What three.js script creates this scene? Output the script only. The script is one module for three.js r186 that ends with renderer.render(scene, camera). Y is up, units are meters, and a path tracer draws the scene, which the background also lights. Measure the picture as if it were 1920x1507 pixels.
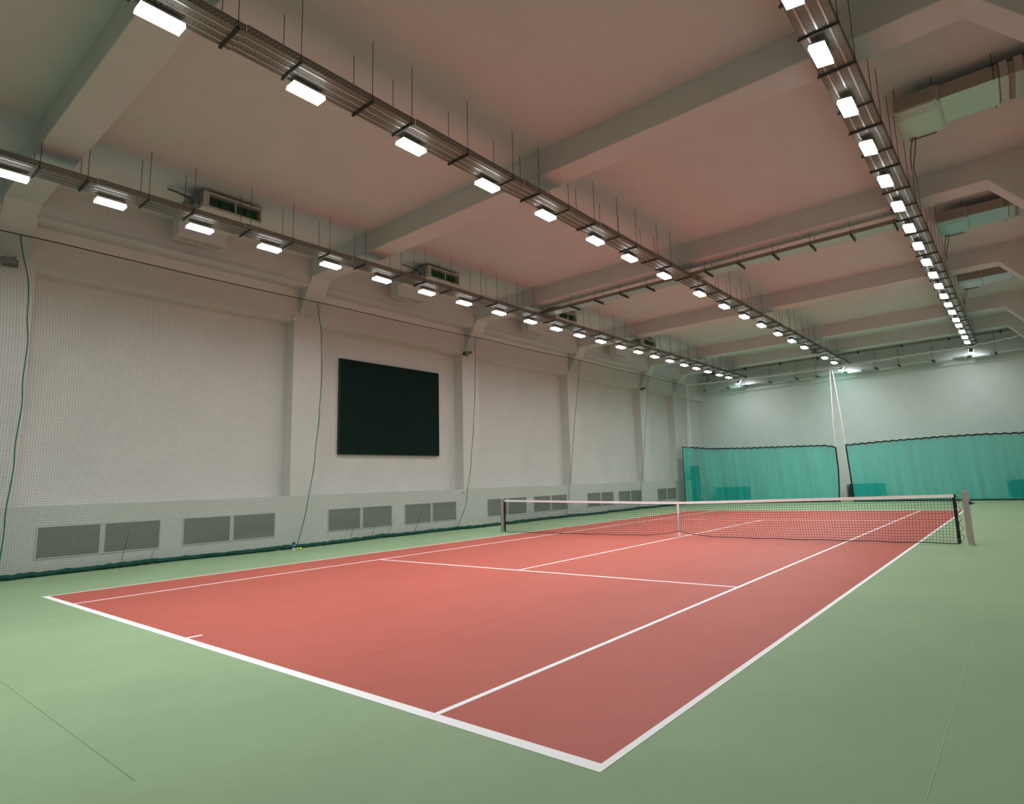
import * as THREE from 'three';
import { mergeGeometries } from 'three/addons/utils/BufferGeometryUtils.js';
import { RoundedBoxGeometry } from 'three/addons/geometries/RoundedBoxGeometry.js';

// ---------------------------------------------------------------- camera, light, exposure
const scene = new THREE.Scene();
scene.background = new THREE.Color(0x000000);
const W = 1920, H = 1507, FOCAL = 1123.24;
const camera = new THREE.PerspectiveCamera(2 * Math.atan(H / 2 / FOCAL) * 180 / Math.PI, W / H, 0.05, 200);
camera.position.set(7.4593, 1.5205, 2.7978);
camera.rotation.order = 'YXZ';
camera.rotation.set(0.14588, 0.65307, -0.03742);
camera.setViewOffset(W, H, -91.95, 13.11, W, H);
scene.add(camera);
const renderer = new THREE.WebGLRenderer({ antialias: true });
renderer.toneMapping = THREE.LinearToneMapping;
renderer.toneMappingExposure = 1.84;
renderer.shadowMap.enabled = true;
const LAMP_POWER = 18.5, LAMP_TILT = 8 * Math.PI / 180, LAMP_BEAM = 85 * Math.PI / 180;     // candela and half beam of each LED flood lamp
const LAMP_COLOR = new THREE.Color().setRGB(0.96, 1.0, 1.03);

// ---------------------------------------------------------------- helpers
let seed = 7;
const rnd = () => { seed = (seed * 1664525 + 1013904223) >>> 0; return seed / 4294967296; };
const taken = new Map();
function numbered(name) {
  const n = taken.get(name) || 0; taken.set(name, n + 1);
  return n ? `${name}_${String(n).padStart(3, '0')}` : name;
}
function thing(name, label, category, group, pos = [0, 0, 0]) {
  const o = new THREE.Group(); o.name = numbered(name); o.position.set(...pos); scene.add(o);
  o.userData = { label, category }; if (group) o.userData.group = group;
  return o;
}
function structure(name, label) {
  const o = new THREE.Group(); o.name = name; scene.add(o);
  o.userData = { kind: 'structure', label, category: name.split('_')[0] };
  return o;
}
function part(name, geo, m, parent, label) {
  const o = new THREE.Mesh(Array.isArray(geo) ? (geo.length > 1 ? mergeGeometries(geo.map(g => g.index ? g.toNonIndexed() : g)) : geo[0]) : geo, m);
  o.name = name; o.castShadow = o.receiveShadow = true;
  if (label) o.userData.label = label;
  parent.add(o); return o;
}
// box by its limits; uv in metres
function bx(x0, x1, y0, y1, z0, z1) {
  const g = new THREE.BoxGeometry(Math.abs(x1 - x0), Math.abs(y1 - y0), Math.abs(z1 - z0));
  g.translate((x0 + x1) / 2, (y0 + y1) / 2, (z0 + z1) / 2);
  return metres(g);
}
function metres(g) {
  const p = g.attributes.position, n = g.attributes.normal, uv = new Float32Array(p.count * 2);
  for (let i = 0; i < p.count; i++) {
    const ax = Math.abs(n.getX(i)), ay = Math.abs(n.getY(i)), az = Math.abs(n.getZ(i));
    if (ay >= ax && ay >= az) { uv[2 * i] = p.getX(i); uv[2 * i + 1] = p.getZ(i); }
    else if (ax >= az) { uv[2 * i] = p.getZ(i); uv[2 * i + 1] = p.getY(i); }
    else { uv[2 * i] = p.getX(i); uv[2 * i + 1] = p.getY(i); }
  }
  g.setAttribute('uv', new THREE.BufferAttribute(uv, 2)); return g;
}
function rbx(x0, x1, y0, y1, z0, z1, r = 0.01) {
  const g = new RoundedBoxGeometry(x1 - x0, y1 - y0, z1 - z0, 2, r);
  g.translate((x0 + x1) / 2, (y0 + y1) / 2, (z0 + z1) / 2);
  return metres(g);
}
function rod(a, b, r, sides = 8) {
  const A = new THREE.Vector3(...a), B = new THREE.Vector3(...b), d = B.clone().sub(A), l = d.length();
  const g = new THREE.CylinderGeometry(r, r, l, sides); g.translate(0, l / 2, 0);
  g.applyQuaternion(new THREE.Quaternion().setFromUnitVectors(new THREE.Vector3(0, 1, 0), d.normalize()));
  g.translate(...a); return g;
}
function tube(pts, r, seg = pts.length * 4, sides = 6) {
  return new THREE.TubeGeometry(new THREE.CatmullRomCurve3(pts.map(p => new THREE.Vector3(...p))), seg, r, sides, false);
}
// many thin threads as three-sided prisms in one geometry
class Threads {
  constructor() { this.p = []; this.n = []; this.ix = []; }
  add(pts, r) {
    const base = this.p.length / 3, k = pts.length, v = new THREE.Vector3(), s = new THREE.Vector3(), u = new THREE.Vector3();
    for (let i = 0; i < k; i++) {
      const a = pts[Math.max(0, i - 1)], b = pts[Math.min(k - 1, i + 1)];
      v.set(b[0] - a[0], b[1] - a[1], b[2] - a[2]).normalize();
      s.set(0.31, 0.2, 0.93); if (Math.abs(v.dot(s)) > 0.9) s.set(0.93, 0.2, 0.31);
      s.cross(v).normalize(); u.crossVectors(v, s);
      for (let j = 0; j < 3; j++) {
        const c = Math.cos(j * 2.0944), d = Math.sin(j * 2.0944), nx = s.x * c + u.x * d, ny = s.y * c + u.y * d, nz = s.z * c + u.z * d;
        this.p.push(pts[i][0] + nx * r, pts[i][1] + ny * r, pts[i][2] + nz * r); this.n.push(nx, ny, nz);
      }
      if (i) for (let j = 0; j < 3; j++) {
        const q = base + 3 * (i - 1), j2 = (j + 1) % 3;
        this.ix.push(q + j, q + j2, q + 3 + j, q + j2, q + 3 + j2, q + 3 + j);
      }
    }
  }
  geometry() {
    const g = new THREE.BufferGeometry();
    g.setAttribute('position', new THREE.Float32BufferAttribute(this.p, 3));
    g.setAttribute('normal', new THREE.Float32BufferAttribute(this.n, 3));
    g.setAttribute('uv', new THREE.Float32BufferAttribute(new Float32Array(this.p.length / 3 * 2), 2));
    g.setIndex(this.ix); return g;
  }
}
const lerp = (a, b, t) => a + (b - a) * t;
function table(rows, x) {                         // rows [[x, v] ...] ascending in x
  if (x <= rows[0][0]) return rows[0][1];
  for (let i = 1; i < rows.length; i++) if (x <= rows[i][0]) return lerp(rows[i - 1][1], rows[i][1], (x - rows[i - 1][0]) / (rows[i][0] - rows[i - 1][0]));
  return rows[rows.length - 1][1];
}
const ORD = ['first', 'second', 'third', 'fourth', 'fifth', 'sixth', 'seventh', 'eighth', 'ninth', 'tenth', 'eleventh', 'twelfth', 'thirteenth', 'fourteenth', 'fifteenth',
  'sixteenth', 'seventeenth', 'eighteenth', 'nineteenth', 'twentieth', 'twenty-first', 'twenty-second', 'twenty-third', 'twenty-fourth', 'twenty-fifth'];

// ---------------------------------------------------------------- textures and materials
// value noise that tiles
function noiseTile(n, cells, s0) {
  const out = new Float32Array(n * n); let s = s0; const r = () => { s = (s * 1664525 + 1013904223) >>> 0; return s / 4294967296; };
  let amp = 1, tot = 0;
  for (const c of cells) {
    const g = Float32Array.from({ length: c * c }, r);
    for (let y = 0; y < n; y++) for (let x = 0; x < n; x++) {
      const fx = x / n * c, fy = y / n * c, ix = Math.floor(fx), iy = Math.floor(fy), tx = fx - ix, ty = fy - iy;
      const ux = tx * tx * (3 - 2 * tx), uy = ty * ty * (3 - 2 * ty), a = (i, j) => g[(j % c) * c + (i % c)];
      out[y * n + x] += amp * lerp(lerp(a(ix, iy), a(ix + 1, iy), ux), lerp(a(ix, iy + 1), a(ix + 1, iy + 1), ux), uy);
    }
    tot += amp; amp *= 0.72;
  }
  for (let i = 0; i < out.length; i++) out[i] /= tot;
  return out;
}
function dataTex(n, f, srgb, size) {
  const d = new Uint8Array(n * n * 4);
  for (let i = 0; i < n * n; i++) { const c = f(i, i % n, Math.floor(i / n)); d.set([c[0], c[1], c[2], c[3] ?? 255], 4 * i); }
  const t = new THREE.DataTexture(d, n, n); t.wrapS = t.wrapT = THREE.RepeatWrapping; t.magFilter = t.minFilter = THREE.LinearFilter;
  if (srgb) t.colorSpace = THREE.SRGBColorSpace; t.repeat.set(1 / size, 1 / size); t.needsUpdate = true; return t;
}
const nzA = noiseTile(512, [6, 17, 48, 128, 256], 11), nzB = noiseTile(512, [5, 13, 29, 90, 256], 23);
const mixMap = (nz, base, spread, size) => dataTex(512, i => { const k = 1 + (nz[i] - 0.5) * spread; return base.map(c => Math.max(0, Math.min(255, c * k))); }, true, size);
const fineBump = dataTex(512, i => { const v = nzB[i] * 255; return [v, v, v]; }, false, 1.3);
const M = {};
const phys = o => new THREE.MeshPhysicalMaterial(o);
const std = o => new THREE.MeshStandardMaterial(o);
M.green = phys({ map: mixMap(nzA, [145, 170, 131], 0.09, 5.3), specularIntensity: 0.45, roughness: 0.6, bumpMap: fineBump, bumpScale: 0.0006 });
M.red = phys({ map: mixMap(nzB, [186, 94, 80], 0.08, 4.7), specularIntensity: 0.45, roughness: 0.52, bumpMap: fineBump, bumpScale: 0.0006 });
M.line = std({ color: 0xffffff, roughness: 0.6 });
M.seam = std({ color: 0x7d9870, roughness: 0.8 });
M.seamLight = std({ color: 0xa3b890, roughness: 0.8 });
M.seamRed = std({ color: 0xa8503f, roughness: 0.8 });
M.wall = std({ map: mixMap(nzA, [224, 223, 218], 0.05, 3.1), roughness: 0.9 });
M.plinth = std({ map: mixMap(nzA, [208, 212, 204], 0.05, 3.1), roughness: 0.9 });
M.wallBack = std({ map: mixMap(nzA, [228, 230, 224], 0.05, 3.3), roughness: 0.9 });
M.ceiling = std({ map: mixMap(nzB, [198, 203, 202], 0.05, 3.7), roughness: 0.92 });
M.vent = std({ color: 0xc4c6be, roughness: 0.6 });
M.ventSlat = std({ color: 0xa3a79c, roughness: 0.6 });
M.ventBack = std({ color: 0x7b8177, roughness: 0.9 });
M.board = phys({ color: 0x050f0f, roughness: 0.8, specularIntensity: 0.25 });
M.boardEdge = std({ color: 0x0a1012, roughness: 0.5 });
M.netThread = std({ color: 0x175545, roughness: 0.8 });
M.rope = std({ color: 0x0c6b4f, roughness: 0.8 });
M.ropeDark = std({ color: 0x23382c, roughness: 0.85 });
M.hem = std({ color: 0x064638, roughness: 0.9 });
M.ropeWhite = std({ color: 0xffffff, roughness: 0.7 });
M.farThread = std({ color: 0x43ab98, roughness: 0.8 });
M.binding = std({ color: 0x060c0a, roughness: 0.8 });
M.teal = std({ map: dataTex(256, (i, x, y) => { const k = 0.94 + 0.12 * nzA[(y * 2) * 512 + x * 2]; return [30 * k, 188 * k, 176 * k]; }, true, 2.1), roughness: 0.85, transparent: true, opacity: 0.71, side: THREE.DoubleSide });
M.black = std({ color: 0x0d0e0d, roughness: 0.7 });
M.courtNet = std({ color: 0x121412, roughness: 0.8 });
M.tape = std({ color: 0xffffff, roughness: 0.75 });
M.post = std({ color: 0xb4b4ac, roughness: 0.35, metalness: 0.7 });
M.galv = std({ color: 0xb9bcb8, roughness: 0.38, metalness: 0.9, bumpMap: fineBump, bumpScale: 0.0015 });
M.silver = std({ color: 0xd6dad8, roughness: 0.42, metalness: 0.3, bumpMap: fineBump, bumpScale: 0.002 });
M.duct = std({ color: 0xc6cac6, roughness: 0.3, metalness: 0.95, bumpMap: fineBump, bumpScale: 0.002 });
M.ductFace = std({ color: 0x9d958a, roughness: 0.6, metalness: 0.25 });
M.steelDark = std({ color: 0x33352f, roughness: 0.6, metalness: 0.4 });
M.rodSteel = std({ color: 0x4a4238, roughness: 0.6, metalness: 0.5 });
M.alu = std({ color: 0xb8bab8, roughness: 0.4, metalness: 0.8 });
M.glow = std({ color: 0xffffff, emissive: new THREE.Color().setRGB(0.97, 1, 1), emissiveIntensity: 2.4 });
M.glowOff = std({ color: 0x3c3d3a, roughness: 0.4 });
M.acBody = std({ color: 0xc9c4ba, roughness: 0.5 });
M.acFilter = std({ color: 0x2f5a3c, roughness: 0.7 });
M.pipe = std({ color: 0x6f6a60, roughness: 0.6 });
M.whitePlastic = std({ color: 0xe6e6e0, roughness: 0.4 });
M.greyPlastic = std({ color: 0x7c8082, roughness: 0.5 });
M.darkGreen = std({ color: 0x143a30, roughness: 0.7 });
M.navy = std({ color: 0x18245c, roughness: 0.4 });
M.ball = std({ color: 0xc8e01e, roughness: 0.95 });
M.ballSeam = std({ color: 0xeef2d8, roughness: 0.9 });
// perforated sheet for the cable trays: short slots punched through
const slots = dataTex(64, (i, x, y) => { const h = Math.abs(((x + (y > 31 ? 32 : 0)) % 64) - 32) < 11 && Math.abs((y % 32) - 16) < 5; return h ? [0, 0, 0] : [255, 255, 255]; }, false, 0.06);
M.tray = std({ color: 0x807e76, roughness: 0.62, metalness: 0.6, alphaMap: slots, alphaTest: 0.5, side: THREE.DoubleSide });

// ---------------------------------------------------------------- room shell
const XW = -9.2, XR = 8.5, ZB = -34.8, ZN = 9, CEIL = 8.35, SOFF = 7.8, REC = 0.45;
const FR = [6.95, 0.2, -6.55, -13.25, -19.95, -26.65, -30.65];       // portal frame centres along z
{
  const f = structure('floor', 'green sports floor with a red tennis court and white lines');
  part('green_surface', bx(-10, 10, -0.3, 0, ZB - 1, ZN + 0.5), M.green, f, 'sage green sports flooring around the court');
  part('court_surface', bx(-5.45, 5.45, -0.02, 0.0015, -23.74, -0.04), M.red, f, 'brick red playing area');
  const LT = 0.003, ln = (n, a, b, c, d) => part(n, bx(a, b, -0.01, LT, c, d), M.line, f, 'white painted court line');
  ln('baseline', -5.485, 5.485, -0.085, 0); ln('baseline', -5.485, 5.485, -23.77, -23.69);
  for (const s of [-1, 1]) { ln('doubles_sideline', s * 5.435, s * 5.485, -23.69, -0.085); ln('singles_sideline', s * 4.065, s * 4.115, -23.69, -0.085); }
  ln('service_line', -4.065, 4.065, -5.51, -5.46); ln('service_line', -4.065, 4.065, -18.31, -18.26);
  ln('centre_line', -0.025, 0.025, -18.26, -5.51); ln('centre_mark', -0.025, 0.025, -0.24, -0.085); ln('centre_mark', -0.025, 0.025, -23.69, -23.53);
  part('seam', bx(-8, 3.4, -0.01, 0.0012, 1.452, 1.458), M.seam, f, 'faint joint in the green flooring');
  part('seam', bx(6.9, 6.906, -0.01, 0.0012, -4.2, -0.6), M.seamLight, f, 'faint joint in the green flooring');
  for (const x of [2.42, 0.62, -1.2]) part('seam', bx(x, x + 0.006, -0.01, 0.0022, -11, -0.5), M.seamRed, f, 'faint joint in the red flooring');
}
{
  const c = structure('ceiling', 'painted ceiling slab over the hall');
  part('slab', bx(-10.2, 10.2, CEIL, CEIL + 0.3, ZB - 1, ZN + 0.5), M.ceiling, c);
  for (const z of FR) {
    const sh = new THREE.Shape([[XW - 0.05, 6.75], [XW, 6.75], [-8.5, SOFF], [7.5, SOFF], [8.4, 6.75], [8.6, 6.75], [8.6, CEIL + 0.05], [XW - 0.05, CEIL + 0.05]].map(p => new THREE.Vector2(...p)));
    const g = new THREE.ExtrudeGeometry(sh, { depth: 0.58, bevelEnabled: true, bevelThickness: 0.012, bevelSize: 0.012, bevelOffset: -0.012, bevelSegments: 1 });
    g.translate(0, 0, z - 0.29);
    part('beam', metres(g), M.ceiling, c, 'concrete roof beam with sloping haunch ends');
  }
}
{
  const w = structure('wall_left', 'white wall with pillars, shallow recesses and a low plinth');
  part('recess_panel', bx(XW - REC - 0.3, XW - REC, 0, CEIL, ZB - 0.5, ZN + 0.5), M.wall, w, 'plain white back face of the wall recesses');
  part('plinth', bx(XW - REC, XW, 0, 1.44, ZB, ZN), M.plinth, w, 'low white wall base');
  part('lintel', bx(XW - REC, XW, 6.58, 7.15, ZB, ZN), M.wall, w, 'white band above the recesses');
  part('lintel', bx(XW - REC, XW - 0.008, 7.15, 7.56, ZB, ZN), M.wall, w, 'white band above the recesses');
  for (const z of FR) part('pillar', bx(XW - REC, XW, 1.44, 6.58, z - 0.43, z + 0.43), M.wall, w, 'square white pillar');
  const edges = [ZN, ...FR.flatMap(z => [z + 0.29, z - 0.29]), ZB];
  for (let i = 0; i < edges.length; i += 2) part('cornice', [bx(XW - REC, -8.63, 7.6, CEIL, edges[i + 1], edges[i]), bx(XW - REC, -8.6, 7.55, 7.6, edges[i + 1], edges[i])], M.ceiling, w, 'stepped cornice under the ceiling');
}
{
  const w = structure('wall_back', 'white end wall behind the far nets');
  part('panel', bx(-10, 10, 0, CEIL, ZB - 0.5, ZB), M.wallBack, w);
  part('lintel', bx(XW, XR, 6.9, CEIL, ZB, ZB + 0.4), M.wallBack, w, 'white band along the top of the end wall');
  const r = structure('wall_right', 'white side wall beside the camera');
  part('panel', bx(XR, XR + 0.6, 0, CEIL, ZB - 0.5, ZN + 0.5), M.wall, r);
  for (const z of FR) part('pillar', bx(XR - 0.1, XR, 0, 6.75, z - 0.43, z + 0.43), M.wall, r);
  const n = structure('wall_front', 'white end wall behind the camera');
  part('panel', bx(-10, 10, 0, CEIL, ZN, ZN + 0.5), M.wall, n);
  const d = structure('door_1', 'dark green door in the wall behind the far net corner');
  part('door_leaf', rbx(XW - 0.05, XW + 0.04, 0.02, 2.28, -33.15, -32.0, 0.01), M.darkGreen, d);
  part('door_handle', [rod([XW + 0.04, 1.05, -32.12], [XW + 0.1, 1.05, -32.12], 0.012), rod([XW + 0.1, 1.05, -32.12], [XW + 0.1, 1.05, -32.26], 0.012)], M.alu, d);
}

// ---------------------------------------------------------------- wall vents
{
  const zs = [[-0.65, -2.91], [-3.44, -5.71], [-7.34, -9.59], [-10.14, -12.41], [-14.05, -16.3], [-16.82, -19.1], [-20.74, -23.0], [-23.5, -25.8], [-27.6, -29.8]];
  zs.forEach(([a, b], i) => {
    const t = thing('wall_vent', i ? `pair of grey louvred vent panels in the wall base, ${ORD[i]} from the camera end` : 'pair of grey louvred vent panels in the wall base, closest to the camera end', 'vent', 'louvred vents along the wall base');
    const y0 = 0.365, y1 = 0.99, mid = (a + b) / 2, x = XW;
    part('frame', [bx(x, x + 0.012, y1, y1 + 0.03, b - 0.03, a + 0.03), bx(x, x + 0.012, y0 - 0.03, y0, b - 0.03, a + 0.03), bx(x, x + 0.012, y0, y1, a, a + 0.03), bx(x, x + 0.012, y0, y1, b - 0.03, b), bx(x, x + 0.012, y0, y1, mid - 0.05, mid + 0.05)], M.vent, t);
    for (const [p, q] of [[mid - 0.05, b], [a, mid + 0.05]]) {
      const sl = [];
      for (let y = y0 + 0.01; y < y1 - 0.01; y += 0.0245) { const g = bx(-0.009, 0.009, -0.0012, 0.0012, q, p); g.rotateZ(-0.7); g.translate(x + 0.004, y + 0.01, 0); sl.push(g); }
      const l = part('louvre_panel', bx(x, x + 0.0015, y0, y1, q, p), M.ventBack, t, 'grey louvre panel');
      part('slats', sl, M.ventSlat, l);
    }
  });
}
// ---------------------------------------------------------------- dark board in the second recess
{
  const t = thing('wall_board', 'large dark blue-green board hung in a wall recess', 'board');
  const x0 = XW - REC, x1 = x0 + 0.1;
  part('backing', rbx(x0, x1, 2.67, 5.75, -11.96, -7.86, 0.012), M.boardEdge, t);
  // rows and columns of square modules
  const nz = 8, ny = 6, wz = 4.06 / nz, hy = 3.04 / ny;
  for (let i = 0; i < nz; i++) for (let j = 0; j < ny; j++) {
    const z = -11.94 + i * wz, y = 2.69 + j * hy;
    part('module', bx(x1 - 0.002, x1 + 0.004, y + 0.001, y + hy - 0.001, z + 0.001, z + wz - 0.001), M.board, t);
  }
}

// ---------------------------------------------------------------- side net along the wall
const ropes = [   // for each upright rope: its place on the head rope and its drift along the wall against height
  [0.17, [[0, -0.2], [1.04, -0.22], [2.2, -0.27], [3.5, -0.3], [4.9, -0.29], [6.04, -0.23], [7.18, 0]]],
  [-6.55, [[0, 0.4], [0.4, 0.31], [1.27, 0.1], [2.48, -0.08], [4.06, -0.2], [5.35, -0.22], [6.48, -0.14], [7.2, 0]]],
  [-13.1, [[0, 0.9], [0.8, 0.53], [2.15, 0.29], [3.74, 0.12], [5.8, 0.03], [7.25, 0]]],
  [-19.95, [[0, 1.2], [0.81, 1.04], [2.1, 0.76], [4.6, 0.4], [7.3, 0]]],
  [-26.5, [[0, 1.2], [0.53, 1.1], [2.9, 0.65], [7.3, 0]]],
  [-31.1, [[0, 0.1], [3.5, 0.05], [7.3, 0]]]];
const headY = z => table([[-31.2, 7.27], [-19.8, 7.26], [-13, 7.2], [-6.5, 7.145], [0.5, 7.13], [8, 7.13]], z) - 0.03 * Math.sin(Math.PI * (((z + 40) / 6.6) % 1));
const netFoot = z => -8.97 + 0.1 * Math.sin(z * 0.83 + 0.6) + 0.05 * Math.sin(z * 2.3) + 0.13 * Math.exp(-((z + 6) ** 2) / 0.6);
function sideNet(z, y) {                           // z: place on the head rope, y: height; returns a point of the net
  const hy = headY(z), t = Math.max(0, 1 - y / hy);
  let i = 0; while (i < ropes.length - 2 && z < ropes[i + 1][0]) i++;
  const A = ropes[i], B = ropes[i + 1], f = Math.min(1, Math.max(0, (z - A[0]) / (B[0] - A[0])));
  const dz = z > ropes[0][0] ? table(A[1], y) : lerp(table(A[1], y), table(B[1], y), f);
  const zz = z + dz;
  return [lerp(-8.75, netFoot(zz), Math.pow(t, 0.85)) + 0.012 * Math.sin(zz * 5 + y * 2) * t, y, zz];
}
{
  const t = thing('side_net', 'fine green safety net hung the length of the white wall', 'net');
  const th = new Threads(), Z0 = 8, Z1 = -31.1, S = 0.05, R = 0.0019;
  for (let z = Z0; z >= Z1; z -= S) { const p = []; for (let k = 0; k <= 14; k++) p.push(sideNet(z, headY(z) * k / 14)); th.add(p, R); }
  for (let k = 1; k < 143; k++) { const p = []; for (let z = Z0; z >= Z1 - 0.01; z -= 0.46) { const q = sideNet(z, headY(z) * k / 143); p.push(q); } th.add(p, R); }
  const m = part('netting', th.geometry(), M.netThread, t); m.userData.kind = 'stuff';
  const hp = []; for (let z = Z0; z >= Z1; z -= 0.5) { const p = sideNet(z, headY(z)); hp.push([p[0], p[1], p[2]]); }
  part('head_rope', tube(hp, 0.012), M.ropeDark, t);
  for (const [z] of ropes) {
    const p = []; for (let k = 0; k <= 16; k++) { const q = sideNet(z, headY(z) * (1 - k / 16)); p.push([q[0] + 0.012, Math.max(q[1], 0.03), q[2] + 0.012 * Math.sin(k * 2.1)]); }
    part('upright_rope', tube(p, 0.011, 64), M.rope, t);
  }
  const hm = []; for (let z = Z0; z >= -31.1; z -= 0.14) hm.push([netFoot(z) + 0.02 * (rnd() - 0.5), 0.05 + 0.02 * (rnd() - 0.5) + 0.02 * Math.max(0, Math.sin(z * 1.9)) ** 3, z]);
  // bunched foot of the net lying on the floor
  const hg = tube(hm, 0.052, hm.length * 2, 9), pp = hg.attributes.position;
  for (let i = 0; i < pp.count; i++) { pp.setY(i, Math.max(0.001, pp.getY(i) + 0.016 * Math.sin(pp.getZ(i) * 19 + pp.getX(i) * 90))); }
  hg.computeVertexNormals(); part('gathered_foot', hg, M.hem, t);
  // loose pleats near the foot
  for (const z of [-2.1, -2.75, -8.4, -9.3, -10.0, -11.1, -15.2, -21.4]) { const p = []; for (let k = 0; k <= 8; k++) { const q = sideNet(z, 0.05 + (0.5 + 0.25 * Math.sin(z * 5)) * k / 8); p.push([q[0] + 0.008, q[1], q[2] - 0.05 * k / 8]); } part('pleat', tube(p, 0.005, 16), M.netThread, t); }
}

// ---------------------------------------------------------------- far nets with teal lower sheets
const ZF = -31.2;
function backNet(label, sheetLabel, xa, xb, edgeA, edgeB, headRows, sheetRows, foot) {
  const t = thing('back_net', label, 'net', 'nets across the far end');
  const xAt = (u, y) => lerp(edgeA ? table(edgeA, y) : xa, edgeB ? table(edgeB, y) : xb, u);
  const zAt = (x, y) => ZF + 0.05 * Math.sin(x * 1.3) * (1 - y / 7.4) + 0.02 * Math.sin(x * 4.1 + y);
  const hy = u => table(headRows, xAt(u, 7)), sy = u => table(sheetRows, xAt(u, 3)) + 0.02 * Math.sin(u * 150) + 0.012 * Math.sin(u * 331);
  const n = Math.round((xb - xa) / 0.05), th = new Threads();
  for (let i = 0; i <= n; i++) { const u = i / n, p = [], a = sy(u), b = hy(u); for (let k = 0; k <= 6; k++) { const y = lerp(a, b, k / 6), x = xAt(u, y); p.push([x, y, zAt(x, y)]); } th.add(p, 0.002); }
  for (let k = 1; k < 84; k++) { const p = []; for (let i = 0; i <= 26; i++) { const u = i / 26, y = lerp(sy(u), hy(u), k / 84), x = xAt(u, y); p.push([x, y, zAt(x, y)]); } th.add(p, 0.002); }
  const m = part('netting', th.geometry(), M.farThread, t); m.userData.kind = 'stuff';
  // lower sheet, softly pleated
  const nu = 180, nv = 24, g = new THREE.PlaneGeometry(1, 1, nu, nv), p = g.attributes.position, uv = g.attributes.uv;
  for (let j = 0; j <= nv; j++) for (let i = 0; i <= nu; i++) {
    const u = i / nu, k = j * (nu + 1) + i, y = lerp(sy(u), foot, j / nv), x = xAt(u, y);
    const pleat = 0.03 * Math.sin(x * 7.3 + Math.sin(x * 2.1) * 2 + y * 0.4) + 0.016 * Math.sin(x * 17 + y);
    p.setXYZ(k, x, y, zAt(x, y) + pleat * (0.35 + 0.65 * j / nv)); uv.setXY(k, x * 2.2, y * 0.3);
  }
  g.computeVertexNormals(); part('lower_sheet', g, M.teal, t, sheetLabel);
  const line = (f, r, mt, nm, N = 60) => { const q = []; for (let i = 0; i <= N; i++) q.push(f(i / N)); part(nm, tube(q, r, N * 2), mt, t); };
  line(u => { const y = sy(u), x = xAt(u, y); return [x, y, zAt(x, y) + 0.02]; }, 0.034, M.binding, 'top_binding', 120);
  line(u => { const y = foot + 0.02, x = xAt(u, y); return [x, y, zAt(x, y) + 0.04]; }, 0.028, M.binding, 'foot_binding');
  if (edgeB) line(u => { const y = lerp(foot, sy(1), u), x = xAt(1, y); return [x, y, zAt(x, y) + 0.03]; }, 0.034, M.binding, 'side_binding', 20);
  if (edgeA) line(u => { const y = lerp(foot, sy(0), u), x = xAt(0, y); return [x, y, zAt(x, y) + 0.03]; }, 0.034, M.binding, 'side_binding', 20);
  for (const e of [0, 1]) if (e ? edgeB : edgeA || xa < -5) line(u => { const y = lerp(sy(e), hy(e), u), x = xAt(e, y); return [x, y, zAt(x, y) + 0.02]; }, 0.016, M.ropeWhite, 'edge_rope', 20);
  line(u => { const y = hy(u) + 0.025 * Math.sin(u * 110), x = xAt(u, y); return [x, y, zAt(x, y)]; }, 0.028, M.ropeWhite, 'head_rope', 120);
  return t;
}
const gapL = [[0, -0.5], [0.3, -0.49], [1.7, -0.4], [2.9, -0.42], [4.2, -0.42], [6.8, -0.33], [7.1, -0.3]];
const gapR = [[0, 0.23], [1.4, 0.16], [2.94, 0.08], [4.75, -0.03], [6.78, -0.18], [7.1, -0.22]];
const nA = backNet('green net with teal lower sheet, reaching from the vented wall to the gap', 'translucent teal sheet with black binding', -8.64, -0.4, null, gapL,
  [[-8.8, 7.25], [-5.5, 7.14], [-2.7, 7.09], [-0.25, 7.09]], [[-8.8, 3.4], [-7.5, 3.23], [-5.2, 3.12], [-2.8, 3.05], [-1, 2.99], [-0.42, 2.87]], 0.03);
backNet('green net with teal lower sheet, behind the net post with the winding lace', 'translucent teal sheet with black binding', 0.1, 8.45, gapR, null,
  [[-0.2, 7.07], [1.4, 7.1], [3.3, 7.18], [5.9, 7.22], [8.1, 7.4]], [[0.08, 2.94], [1.94, 3.0], [4.25, 3.05], [5.9, 3.04], [7.5, 2.99]], 0.03);
{ // the first sheet turns the corner and runs a little way back along the side net
  const nu = 12, nv = 12, g = new THREE.PlaneGeometry(1, 1, nu, nv), p = g.attributes.position;
  for (let j = 0; j <= nv; j++) for (let i = 0; i <= nu; i++) p.setXYZ(j * (nu + 1) + i, -8.66 + 0.02 * Math.sin(i * 1.7), lerp(3.36, 0.05, j / nv), lerp(-31.2, -29.95, i / nu) + 0.05 * j / nv * (i / nu));
  g.computeVertexNormals(); part('corner_return', g, M.teal, nA, 'end of the teal sheet folded along the side net');
  part('side_binding', tube([[-8.64, 3.38, -31.2], [-8.64, 3.36, -30.5], [-8.64, 3.36, -29.95], [-8.64, 3.2, -29.95], [-8.64, 1.5, -29.93], [-8.64, 0.05, -29.9]], 0.022, 40), M.binding, nA);
}

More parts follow.
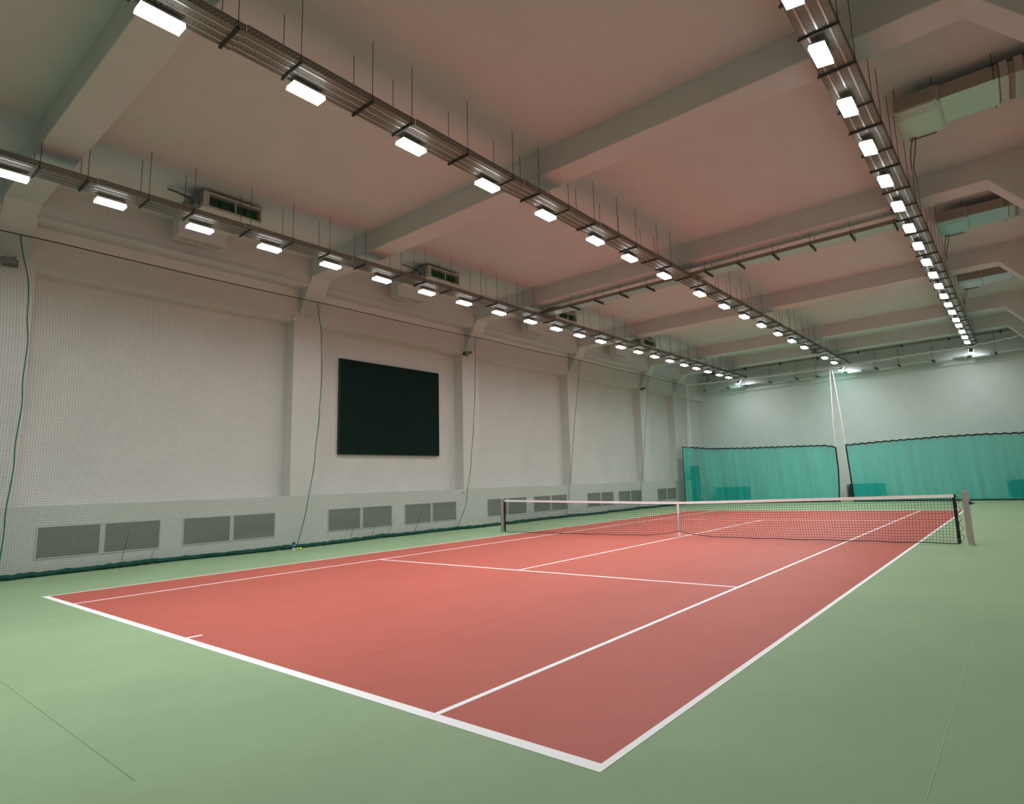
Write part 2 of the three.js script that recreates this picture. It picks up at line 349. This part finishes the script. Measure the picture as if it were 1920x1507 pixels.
// ---------------------------------------------------------------- tennis net
const ZNET = -11.885;
function post(x, label, crank) {
  const t = thing('net_post', label, 'post', null, [x, 0, ZNET]);
  part('tube', new THREE.LatheGeometry([[0, 1.06], [0.045, 1.06], [0.055, 1.05], [0.055, 0.012], [0.075, 0.012], [0.078, 0.0], [0, 0]].map(a => new THREE.Vector2(...a)).reverse(), 24), M.post, t);
  const s = x > 0 ? -1 : 1;
  part('lacing_bar', [rod([s * 0.066, 0.06, 0], [s * 0.066, 1.0, 0], 0.005), rod([0, 0.06, 0], [s * 0.066, 0.06, 0], 0.005), rod([0, 1.0, 0], [s * 0.066, 1.0, 0], 0.005)], M.alu, t);
  part('pulley', [rod([s * 0.02, 1.075, -0.02], [s * 0.02, 1.075, 0.02], 0.025, 16), bx(s * 0.02 - 0.03, s * 0.02 + 0.03, 1.05, 1.075, -0.025, 0.025)], M.alu, t);
  if (crank) part('winch', [rod([-s * 0.055, 0.82, 0], [-s * 0.1, 0.82, 0], 0.03, 12), rod([-s * 0.1, 0.82, 0], [-s * 0.115, 0.82, 0.07], 0.008), rod([-s * 0.115, 0.82, 0.07], [-s * 0.15, 0.82, 0.07], 0.01)], M.steelDark, t);
  return t;
}
post(-6.4, 'grey metal net post in front of the wall vents', false);
post(6.4, 'grey metal net post with zigzag lacing beside it', true);
{
  const t = thing('tennis_net', 'black tennis net with white top band and centre strap', 'net');
  const XL = -6.28, XRt = 6.2;
  const top = x => x < 0 ? lerp(0.914, 1.045, Math.pow(Math.min(1, -x / 6.28), 1.1)) : lerp(0.914, 1.0, Math.pow(Math.min(1, x / 6.2), 1.1));
  const bot = x => 0.015 + 0.15 * Math.exp(-Math.abs(x) / 0.42) + 0.012 * Math.sin(x * 3.1) ** 2;
  const zz = (x, v) => ZNET + 0.03 * Math.sin(Math.PI * v) * Math.sin(x * 0.9) + (1 - v) * 0.05 * Math.exp(-Math.abs(x) / 0.8);
  const th = new Threads(), n = Math.round((XRt - XL) / 0.06);
  for (let i = 0; i <= n; i++) { const x0 = lerp(XL, XRt, i / n), p = []; for (let k = 0; k <= 6; k++) { const v = k / 6, lean = 0.05 * Math.sin(x0 * 0.7) * (1 - v) * (1 - v); p.push([x0 + lean, lerp(bot(x0), top(x0) - 0.03, v), zz(x0, v)]); } th.add(p, 0.0036); }
  for (let j = 1; j < 16; j++) { const p = []; for (let i = 0; i <= 120; i++) { const x = lerp(XL, XRt, i / 120), v = j / 16; p.push([x, lerp(bot(x), top(x) - 0.03, v), zz(x, v)]); } th.add(p, 0.0036); }
  const m = part('netting', th.geometry(), M.courtNet, t); m.userData.kind = 'stuff';
  const strip = (f, w, N, mt, nm, lab) => { // a folded band along the net
    const a = [], ix = [], d = 0.008;
    for (let i = 0; i <= N; i++) { const x = lerp(XL, XRt, i / N), y = f(x); a.push(x, y, ZNET - d, x, y - w, ZNET - d, x, y - w, ZNET + d, x, y, ZNET + d); if (i) for (let k = 0; k < 4; k++) { const q = 4 * (i - 1), k2 = (k + 1) % 4; ix.push(q + k, q + k2, q + 4 + k, q + k2, q + 4 + k2, q + 4 + k); } }
    const g = new THREE.BufferGeometry(); g.setAttribute('position', new THREE.Float32BufferAttribute(a, 3)); g.setAttribute('uv', new THREE.Float32BufferAttribute(new Float32Array(a.length / 3 * 2), 2)); g.setIndex(ix);
    const q = g.toNonIndexed(); q.computeVertexNormals(); part(nm, q, mt, t, lab);
  };
  strip(x => top(x), 0.062, 80, M.tape, 'top_band', 'white headband');
  const bp = []; for (let i = 0; i <= 160; i++) { const x = lerp(XL, XRt, i / 160); bp.push([x, bot(x), zz(x, 0)]); }
  part('foot_cord', tube(bp, 0.009, 320), M.black, t, 'black cord along the foot');
  part('side_tape', bx(XL - 0.03, XL + 0.03, 0.02, 1.03, ZNET - 0.006, ZNET + 0.006), M.black, t, 'black side tape');
  part('side_tape', bx(XRt - 0.03, XRt + 0.03, 0.02, 1.0, ZNET - 0.006, ZNET + 0.006), M.black, t, 'black side tape');
  part('eyelets', [0.1, 0.3, 0.5, 0.7, 0.9].flatMap(y => [XL, XRt].map(x => rod([x, y, ZNET - 0.008], [x, y, ZNET + 0.008], 0.006, 10))), M.alu, t);
  part('centre_strap', [rbx(-0.026, 0.026, 0.02, 0.925, ZNET + 0.012, ZNET + 0.02, 0.003), rbx(-0.026, 0.026, 0.14, 0.925, ZNET - 0.02, ZNET - 0.012, 0.003), rbx(-0.026, 0.026, 0.915, 0.925, ZNET - 0.02, ZNET + 0.02, 0.003)], M.tape, t, 'white centre strap');
  part('strap_hook', rod([0, 0, ZNET + 0.016], [0, 0.03, ZNET + 0.016], 0.006), M.steelDark, t);
  for (const [xa, xb] of [[XRt + 0.03, 6.29], [XL - 0.03, -6.31]]) { const p = []; for (let k = 0; k <= 10; k++) p.push([k % 2 ? xb : xa, 0.05 + 0.092 * k, ZNET + 0.004 * (k % 3)]); part('lacing', tube(p, 0.005, 80, 5), M.black, t); }
  part('net_cable', [rod([XRt, 0.985, ZNET], [6.305, 1.04, ZNET], 0.004), rod([XL, 1.03, ZNET], [-6.31, 1.045, ZNET], 0.004)], M.steelDark, t);
}

// ---------------------------------------------------------------- cable trays and lamps
const inBeam = z => FR.some(f => Math.abs(z - f) < 0.31);
const TY = 7.355;                                   // underside of the trays
function dome(a, b, A, B, h) {                       // low tapered lens: small face down, wide face up
  const P = [[-a, 0, -b], [a, 0, -b], [a, 0, b], [-a, 0, b], [-A, h, -B], [A, h, -B], [A, h, B], [-A, h, B]], ix = [0, 1, 2, 0, 2, 3];
  for (let k = 0; k < 4; k++) { const k2 = (k + 1) % 4; ix.push(k, k + 4, k2, k2, k + 4, k2 + 4); }
  const g = new THREE.BufferGeometry(); g.setAttribute('position', new THREE.Float32BufferAttribute(P.flat(), 3)); g.setAttribute('uv', new THREE.Float32BufferAttribute(new Float32Array(16), 2)); g.setIndex(ix);
  const q = g.toNonIndexed(); q.computeVertexNormals(); return q;
}
function lampGeometry() {                           // centred on the fitting, open side down; y = 0 at the glowing face
  const fins = []; for (let k = 0; k < 9; k++) fins.push(bx(-0.09, 0.09, 0.075, 0.092, -0.22 + k * 0.055 - 0.004, -0.22 + k * 0.055 + 0.004));
  return { housing: [rbx(-0.098, 0.098, 0.058, 0.075, -0.233, 0.233, 0.006), ...fins], face: dome(0.108, 0.243, 0.1, 0.235, 0.06),
    arms: [-0.2, 0.2].flatMap(z => [bx(-0.008, 0.008, 0.08, 0.118, z - 0.012, z + 0.012)]) };
}
const LG = lampGeometry(); LG.housing = mergeGeometries(LG.housing.map(g => g.index ? g.toNonIndexed() : g)); LG.arms = mergeGeometries(LG.arms);
function lamp(x, z, label, group, lit = true, tilt = 0, power = LAMP_POWER) {
  const t = thing('flood_light', label, 'lamp', group, [x, 7.2 - 0.11 * Math.abs(Math.sin(tilt)) - (z < -31.5 ? 0.12 : 0), z]); t.rotation.z = tilt; if (z < -31.5) t.rotation.x = 28 * Math.PI / 180;   // outer rows lean towards the court
  part('housing', LG.housing, M.alu, t); part('mounting_arm', LG.arms, M.steelDark, t);
  part('diffuser', LG.face, lit ? M.glow : M.glowOff, t, lit ? 'glowing white LED panel' : 'unlit panel');
  if (lit) {
    const l = new THREE.SpotLight(LAMP_COLOR, power, 0, LAMP_BEAM, 1, 2);          // lens optics: a wide soft-edged beam straight down
    l.position.set(0, -0.03, 0); l.target.position.set(0, -1, 0); l.shadow.radius = 6; l.castShadow = true; l.name = 'lamp_light'; t.add(l); t.add(l.target);
  }
}
function tray(name, label, xOf, zs0, zs1, brackets) {
  const t = thing(name, label, 'cable tray', 'hanging cable trays');
  const N = 14, w = 0.24;
  for (let i = 0; i < N; i++) {
    const z0 = lerp(zs0, zs1, i / N), z1 = lerp(zs0, zs1, (i + 1) / N), x = xOf((z0 + z1) / 2);
    const s = part('tray_section', bx(x - w, x + w, TY, TY + 0.003, z1, z0), M.tray, t);
    part('side_rail', [bx(x - w, x - w + 0.003, TY, TY + 0.1, z1, z0), bx(x + w - 0.003, x + w, TY, TY + 0.1, z1, z0)], M.tray, s);
    part('lip', [-1, 1].map(k => bx(x + k * w - 0.008, x + k * w + 0.008, TY + 0.1, TY + 0.106, z1, z0)), M.galv, s);
    part('rib', [-0.14, 0, 0.14].map(k => bx(x + k - 0.012, x + k + 0.012, TY - 0.006, TY, z1, z0)), M.galv, s);
  }
  // loose cables lying in the tray
  part('cables', [-0.1, 0.02, 0.12].map((k, j) => { const p = []; for (let i = 0; i <= 40; i++) { const z = lerp(zs0, zs1, i / 40); p.push([xOf(z) + k + 0.03 * Math.sin(i * 1.7 + j), TY + 0.02, z]); } return tube(p, 0.012, 120, 5); }), M.black, t);
  for (const [i, z] of brackets.entries()) {
    const x = xOf(z), h = i % 2 ? 0.012 : 0.018, b = part('bracket', bx(x - 0.27, x + 0.27, TY - 0.032, TY - 0.008, z - h, z + h), M.steelDark, t, 'dark crossbar under the tray');
    const top = inBeam(z) ? SOFF : CEIL;
    for (const s of [-1, 1]) { part('hanger_rod', rod([x + s * 0.25, TY - 0.034, z], [x + s * 0.25, top, z], 0.0055, 6), M.rodSteel, b); }
  }
  return t;
}
const spaced = (a, step, n, lamps) => Array.from({ length: n }, (_, i) => a - step * i).map(z => { const l = lamps.find(q => Math.abs(q - z) < 0.29); return l === undefined ? z : l + (z >= l ? 0.3 : -0.3); });
const xl = z => lerp(-6.06, -5.7, (-0.65 - z) / 28.6), xm = z => lerp(-0.16, 0.09, (0.5 - z) / 31), xr = z => lerp(5.88, 5.95, (-5 - z) / 25);
const offL = 0.2, offM = 0.15, offR = 0.06;
const zL = [2.25, 0.8, -0.66, -2.26, -3.76, -5.32, -6.85, -8.41, -9.88, -11.45, -13.04, -14.5, -15.96, -17.43, -18.94, -20.4, -21.88, -23.37, -24.9, -26.28, -27.7, -29.2, -30.5, -31.95];
const zM = [4.2, 2.35, 0.5, -1.35, -3.22, -5.02, -6.78, -8.65, -10.2, -12.06, -14.37, -16.27, -18.06, -19.8, -21.7, -23.5, -25.3, -27.0, -28.7, -30.5, -31.95];
const zR = [-4.05, -5.43, -6.98, -8.52, -10.11, -11.6, -13.13, -14.6, -16.17, -17.6, -19.0, -20.44, -21.8, -23.1, -24.6, -25.8, -27.2, -28.6, -29.95, -31.9];
tray('cable_tray', 'perforated cable tray hung along the vented wall side of the court', z => xl(z) + offL, 5, -32.3, spaced(3.72, 0.975, 37, zL));
tray('cable_tray', 'perforated cable tray hung over the centre line of the court', z => xm(z) + offM, 5, -32.3, spaced(3.7, 0.98, 37, zM));
tray('cable_tray', 'perforated cable tray hung beside the square metal ducts', z => xr(z) + offR, 5, -32.3, spaced(3.7, 0.98, 37, zR));
zL.forEach((z, i) => lamp(xl(z), z, `LED flood lamp under the wall-side tray, ${ORD[i]} counted from the camera end`, 'lamps under the wall-side tray', true, 0, LAMP_POWER * (z < -31.5 ? 0.42 : 0.32)));
zM.forEach((z, i) => lamp(xm(z), z, i === 17 ? 'unlit LED flood lamp under the centre tray, fourth from its far end' : `LED flood lamp under the centre tray, ${ORD[i]} counted from the camera end`, 'lamps under the centre tray', i !== 17, 0, LAMP_POWER * (z < -31.5 ? 0.42 : 1)));
zR.forEach((z, i) => lamp(xr(z), z, `LED flood lamp under the tray beside the ducts, ${ORD[i]} counted from the camera end`, 'lamps under the duct-side tray', true, -LAMP_TILT, LAMP_POWER * (z < -31.5 ? 0.42 : 0.16)));
{ // cross tray under the third beam
  const t = thing('cable_tray', 'cross tray joining the three long trays under a roof beam', 'cable tray', 'hanging cable trays');
  const y = 7.475, zc = -13.45, w = 0.22, xa = -5.6, xb = 5.75, N = 6;
  for (let i = 0; i < N; i++) {
    const a = lerp(xa, xb, i / N), b = lerp(xa, xb, (i + 1) / N), s = part('tray_section', bx(a, b, y, y + 0.004, zc - w, zc + w), M.galv, t);
    part('side_rail', [bx(a, b, y, y + 0.1, zc - w, zc - w + 0.003), bx(a, b, y, y + 0.1, zc + w - 0.003, zc + w)], M.tray, s);
  }
  for (let x = -4.2; x < 5.7; x += 0.98) {
    if (Math.abs(x) < 0.35) continue;
    const b = part('bracket', bx(x - 0.02, x + 0.02, y - 0.04, y - 0.002, zc - 0.27, zc + 0.27), M.steelDark, t, 'dark crossbar under the tray');
    for (const s of [-1, 1]) part('hanger_rod', rod([x, y - 0.06, zc + s * 0.25], [x, inBeam(zc + s * 0.25) ? SOFF : CEIL, zc + s * 0.25], 0.0055, 6), M.rodSteel, b);
  }
}

// ---------------------------------------------------------------- fan coil units over the wall-side tray
function fanCoil(z0, label) {
  const t = thing('fan_coil_unit', label, 'air conditioner', 'fan coil units near the vented wall', [0, 0, z0]);
  const L = 1.28, x = -6.3, y0 = 7.9, y1 = 8.27, oz0 = -L + 0.02, oz1 = -0.12;   // front opening
  part('casing', [bx(x - 0.75, x - 0.5, y0, y1, -L, 0), bx(x - 0.5, x, y1 - 0.04, y1, -L, 0), bx(x - 0.5, x, y0, y0 + 0.05, -L, 0), bx(x - 0.5, x, y0 + 0.05, y1 - 0.04, oz1, 0), bx(x - 0.5, x, y0 + 0.05, y1 - 0.04, -L, oz0)], M.acBody, t, 'off-white sheet metal casing open at the front');
  for (let k = 0; k < 4; k++) { const a = lerp(oz1, oz0, k / 4), b = lerp(oz1, oz0, (k + 1) / 4); part('filter', bx(x - 0.2, x - 0.19, y0 + 0.05, y1 - 0.04, b + 0.01, a - 0.01), M.acFilter, t, 'green filter panel deep in the intake'); }
  part('intake_bar', bx(x - 0.03, x + 0.002, y0 + 0.05, y1 - 0.04, (oz0 + oz1) / 2 - 0.012, (oz0 + oz1) / 2 + 0.012), M.acBody, t);
  part('valve_box', [rbx(x - 0.6, x - 0.15, y0 + 0.05, y1 - 0.06, 0, 0.14, 0.02), rbx(x - 0.48, x - 0.2, y0 - 0.02, y0 + 0.16, 0.14, 0.26, 0.03)], M.greyPlastic, t, 'grey valves and insulated pipes');
  part('pipes', [tube([[x - 0.2, y0 + 0.2, 0.1], [x - 0.18, y0 + 0.05, 0.2], [x - 0.1, y0 - 0.1, 0.16], [x + 0.02, TY + 0.3, 0.1], [x + 0.12, TY + 0.17, 0.0]], 0.014, 30), tube([[x - 0.4, y0 + 0.25, 0.1], [x - 0.4, y0 + 0.3, 0.4], [x - 0.6, CEIL - 0.05, 0.5]], 0.025, 30)], M.pipe, t);
  part('plenum', [bx(-7.86, x - 0.75, 8.02, 8.22, -L + 0.1, -0.08), bx(-8.25, -7.86, 7.73, 8.22, -L + 0.1, -0.08)], M.ceiling, t, 'flat supply duct behind the unit');
  const gr = part('supply_grille', [bx(-8.24, -8.2, 7.712, 7.73, -L + 0.1, -0.08), bx(-7.92, -7.88, 7.712, 7.73, -L + 0.1, -0.08), ...[-0.08 - 0.03, -0.65, -L + 0.1].map(z => bx(-8.2, -7.92, 7.712, 7.73, z, z + 0.03))], M.vent, t, 'down-facing supply grille');
  part('slats', Array.from({ length: 12 }, (_, k) => { const g = bx(-0.008, 0.008, -0.001, 0.001, -L + 0.12, -0.1); g.rotateZ(0.8); g.translate(-8.18 + k * 0.022, 7.722, 0); return g; }), M.ventSlat, gr);
  for (const xx of [x - 0.05, x - 0.68]) for (const z of [-0.02, -L + 0.02]) part('hanger_rod', rod([xx, y0 + 0.1, z + (z > -0.5 ? 0.03 : -0.03)], [xx, CEIL, z + (z > -0.5 ? 0.03 : -0.03)], 0.006, 6), M.rodSteel, t);
  for (const z of [-0.2, -1.05]) part('hanger_rod', rod([-8.1, 8.22, z], [-8.1, CEIL, z], 0.006, 6), M.rodSteel, t);
}
fanCoil(-2.4, 'off-white fan coil unit with dark intake, closest to the camera end');
fanCoil(-8.75, 'off-white fan coil unit with dark intake, second from the camera end');
fanCoil(-15.15, 'off-white fan coil unit partly hidden above the cross tray');
fanCoil(-21.75, 'off-white fan coil unit, fourth and farthest from the camera end');

// ---------------------------------------------------------------- square metal ducts on the other side
function ductUnit(z0, z1, label) {
  const t = thing('duct_unit', label, 'duct', 'square ducts near the side wall', [0, 0, 0]);
  const y0 = 7.88, y1 = 8.14, zb = z0 - (z0 - z1) * 0.84, za = z0 - (z0 - z1) * 0.06;
  part('fan_box', rbx(6.3, 6.96, y0, y1, z1, z0, 0.006), M.duct, t, 'shiny galvanised fan box');
  part('front_cover', bx(6.305, 6.955, y0 + 0.002, y1, z0, z0 + 0.004), M.ductFace, t, 'beige front cover');
  part('access_flap', rbx(6.32, 6.94, y0 - 0.012, y0, z0 - 0.36, z0 - 0.02, 0.004), M.galv, t);
  part('joint_flange', [bx(6.96, 7.0, y0 - 0.02, y1 + 0.01, zb - 0.02, za + 0.02)], M.galv, t);
  part('duct_section', rbx(7.0, 7.84, y0 + 0.01, y1, zb, za, 0.006), M.duct, t, 'shiny galvanised duct');
  part('duct_side', bx(7.0, 7.84, y0 + 0.012, y1, za, za + 0.004), M.ductFace, t, 'beige duct side');
  for (const x of [7.86, 8.06]) part('collar', rbx(x, x + 0.12, y0 - 0.015, y1 + 0.015, zb - 0.02, za + 0.02, 0.01), M.galv, t, 'pale flexible collar');
  part('wall_duct', bx(7.84, XR, y0 + 0.03, y1 - 0.02, zb + 0.02, za - 0.02), M.ductFace, t);
  for (const [x, z] of [[6.34, z0 - 0.05], [6.92, z0 - 0.05], [6.34, z1 + 0.05], [6.92, z1 + 0.05], [7.78, za + 0.03], [7.78, zb - 0.03]]) {
    part('hanger_rod', rod([x, x > 7 ? y0 - 0.02 : y1, z], [x, CEIL, z], 0.007, 6), M.rodSteel, t);
    part('hanger_lug', bx(x - 0.03, x + 0.03, y1 - 0.01, y1 + 0.02, z - 0.02, z + 0.02), M.steelDark, t);
  }
  part('pipes', [tube([[6.45, y0 - 0.01, z1 + 0.02], [6.4, y0 - 0.08, z1 - 0.1], [6.34, TY + 0.25, z1 - 0.35], [6.33, TY + 0.14, z1 - 0.5]], 0.012, 30), tube([[6.5, y0 - 0.01, z1 + 0.02], [6.45, y0 - 0.14, z1 - 0.2], [6.36, TY + 0.25, z1 - 0.6], [6.34, TY + 0.14, z1 - 0.8]], 0.012, 30), rod([6.4, y0 - 0.01, z1 - 0.02], [6.85, y0 - 0.01, z1 - 0.02], 0.012)], M.pipe, t, 'drain pipe and cable');
}
ductUnit(-8.88, -10.08, 'galvanised duct and fan box under the ceiling, biggest of the three in view');
ductUnit(-15.1, -16.35, 'galvanised duct and fan box under the ceiling, middle one of three');
ductUnit(-21.44, -22.7, 'galvanised duct and fan box under the ceiling, farthest of three');

// ---------------------------------------------------------------- silver duct across the far end
{
  const t = thing('end_wall_duct', 'long silver ventilation duct behind the heads of the far nets', 'duct');
  const y0 = 7.06, y1 = 7.55, z0 = -33.5, z1 = -33.0; let x = -8.5, i = 0;
  while (x < 8.2) {
    const w = i % 3 === 1 ? 1.1 : 1.55, e = Math.min(x + w, 8.4), g = [bx(x, e, y0 + 0.02, y1 - 0.02, z0, z1)];
    if (i % 2 === 0) for (let q = x + 0.08; q < e - 0.05; q += 0.075) g.push(bx(q, q + 0.02, y0 + 0.005, y1 - 0.005, z0 - 0.012, z1 + 0.014));
    part('duct_section', g, M.silver, t, i % 2 ? 'smooth silver duct length' : 'ribbed silver duct length');
    part('flange', bx(e - 0.03, e + 0.03, y0 - 0.03, y1 + 0.03, z0 - 0.04, z1 + 0.04), M.silver, t);
    if (i % 3 !== 2) part('outlet', [bx(x + 0.3, x + 1.0, y0 - 0.08, y0 + 0.03, z0 + 0.1, z1 + 0.06), bx(x + 0.28, x + 1.02, y0 - 0.09, y0 - 0.08, z0 + 0.08, z1 + 0.08)], M.silver, t);
    part('hanger_rod', [rod([x + 0.15, y0, z1 + 0.03], [x + 0.15, CEIL, z1 + 0.03], 0.007, 6), rod([x + 0.15, y0, z0 - 0.03], [x + 0.15, CEIL, z0 - 0.03], 0.007, 6)], M.rodSteel, t);
    part('clamp', bx(x + 0.1, x + 0.2, y0 - 0.04, y0 + 0.02, z0 - 0.05, z1 + 0.05), M.steelDark, t);
    x = e; i++;
  }
}
{ // pipes under the ceiling in front of the end wall
  const t = thing('ceiling_pipe', 'dark pipe run below the ceiling above the silver duct', 'pipe');
  part('run', [rod([-8.4, 7.95, -32.55], [8.3, 7.95, -32.55], 0.025, 12), rod([-8.4, 8.12, -33.2], [8.3, 8.12, -33.2], 0.03, 12)], M.ductFace, t);
  for (let x = -7.5; x < 8; x += 2.1) part('clip', [bx(x - 0.04, x + 0.04, 7.9, 8.02, -32.61, -32.49), rod([x, 8, -32.55], [x, CEIL, -32.55], 0.008), rod([x + 0.3, 8.12, -33.2], [x + 0.3, CEIL, -33.2], 0.008)], M.steelDark, t);
}

// ---------------------------------------------------------------- things behind the far sheets
function heater(x0, x1, label) {
  const t = thing('floor_heater', label, 'heater', 'low dark cabinets by the end wall');
  const z0 = ZB + 0.02, z1 = ZB + 0.55;
  part('cabinet', rbx(x0, x1, 0.06, 0.86, z0, z1, 0.012), M.darkGreen, t);
  part('plinth', bx(x0 + 0.05, x1 - 0.05, 0, 0.06, z0 + 0.05, z1 - 0.05), M.black, t);
  for (let k = 0; k < 8; k++) part('fin', bx(x0 - 0.18, x0, 0.16 + k * 0.085, 0.19 + k * 0.085, z0 + 0.05, z1 - 0.02), M.black, t);
  part('side_plate', bx(x0 - 0.2, x0 - 0.18, 0.12, 0.86, z0 + 0.03, z0 + 0.07), M.black, t);
}
heater(-8.6, -6.55, 'low dark cabinet seen through the teal sheet near the vented wall');
heater(-0.62, 1.1, 'low dark finned cabinet standing in the gap between the two teal sheets');
heater(6.75, 8.3, 'low dark cabinet seen through the teal sheet near the side wall');

// ---------------------------------------------------------------- small things on the wall
FR.slice(2).forEach((z, i) => {
  const t = thing('motion_sensor', `small round white sensor at the top of the ${ORD[i + 1]} pillar counted from the camera end`, 'sensor', 'round sensors on the pillars', [XW, 6.64, z + 0.46]);
  part('dome', new THREE.SphereGeometry(0.065, 16, 12).translate(0.06, 0, 0), M.whitePlastic, t);
  part('base', rod([-0.01, 0, 0], [0.03, 0, 0], 0.04, 16), M.whitePlastic, t);
});
function cctv(y, z, label) {
  const t = thing('security_camera', label, 'camera', 'cameras on the pillars', [XW + 0.005, y, z]);
  part('wall_plate', rbx(0, 0.03, -0.09, 0.09, -0.13, 0.13, 0.01), M.greyPlastic, t);
  part('arm', rod([0.02, -0.02, 0], [0.2, -0.02, 0.05], 0.02, 10), M.greyPlastic, t);
  const b = rbx(-0.06, 0.06, -0.06, 0.06, -0.16, 0.2, 0.02); b.rotateX(0.2); b.translate(0.24, -0.02, 0.1); part('camera_body', b, M.greyPlastic, t);
  part('lens', rod([0.24, -0.07, 0.28], [0.24, -0.085, 0.34], 0.045, 16), M.black, t);
}
cctv(6.6, -13.0, 'grey security camera on the pillar beside the dark board');
cctv(6.6, 0.2, 'grey security camera on the pillar closest to the camera end');
cctv(6.6, -26.4, 'grey security camera high on the pillar near the far teal sheet');
{
  const t = thing('wall_socket', 'small white socket box at the foot of the pillar beside the board', 'socket', null, [XW, 1.35, -12.8]);
  part('box', rbx(0, 0.04, -0.05, 0.05, -0.05, 0.05, 0.008), M.whitePlastic, t); part('cover', rbx(0.04, 0.046, -0.035, 0.035, -0.035, 0.035, 0.003), M.vent, t);
}
{
  const t = thing('smoke_detector', 'small round detector on the ceiling by the first beam', 'detector', null, [-7.9, CEIL, -0.75]);
  part('base', rod([0, -0.03, 0], [0, 0, 0], 0.09, 20), M.acBody, t); part('dome', new THREE.SphereGeometry(0.055, 16, 10).translate(0, -0.035, 0), M.acBody, t);
}
// ---------------------------------------------------------------- ball can and balls by the net
{
  const t = thing('ball_can', 'navy and white tennis ball can standing against the side net', 'can', null, [-8.42, 0, -5.86]);
  part('tube', new THREE.LatheGeometry([[0, 0], [0.037, 0], [0.038, 0.004], [0.038, 0.205], [0, 0.205]].map(a => new THREE.Vector2(...a)), 24), M.navy, t);
  part('band', [0.06, 0.13].map(y => new THREE.CylinderGeometry(0.0385, 0.0385, 0.016, 24, 1, true).translate(0, y, 0)), M.whitePlastic, t, 'white band');
  part('foot_label', new THREE.CylinderGeometry(0.0386, 0.0386, 0.04, 24, 1, true).translate(0, 0.022, 0), M.whitePlastic, t, 'white lower label');
  part('lid', new THREE.CylinderGeometry(0.04, 0.04, 0.014, 24).translate(0, 0.21, 0), M.greyPlastic, t);
  const ball = (x, z, label) => {
    const b = thing('tennis_ball', label, 'ball', 'balls beside the can', [x, 0.0345, z]);
    part('felt', new THREE.SphereGeometry(0.0345, 24, 16), M.ball, b);
    const p = []; for (let i = 0; i <= 48; i++) { const a = i / 48 * 2 * Math.PI, q = new THREE.Vector3(Math.cos(a) + 0.3 * Math.cos(3 * a), Math.sin(a) - 0.3 * Math.sin(3 * a), 0.95 * Math.sin(2 * a)).normalize().multiplyScalar(0.0345); p.push([q.x, q.y, q.z]); }
    part('seam', tube(p, 0.0015, 96, 5), M.ballSeam, b);
  };
  ball(-8.36, -5.93, 'yellow tennis ball touching the navy can'); ball(-8.37, -6.02, 'yellow tennis ball lying farther from the navy can');
}
renderer.render(scene, camera);
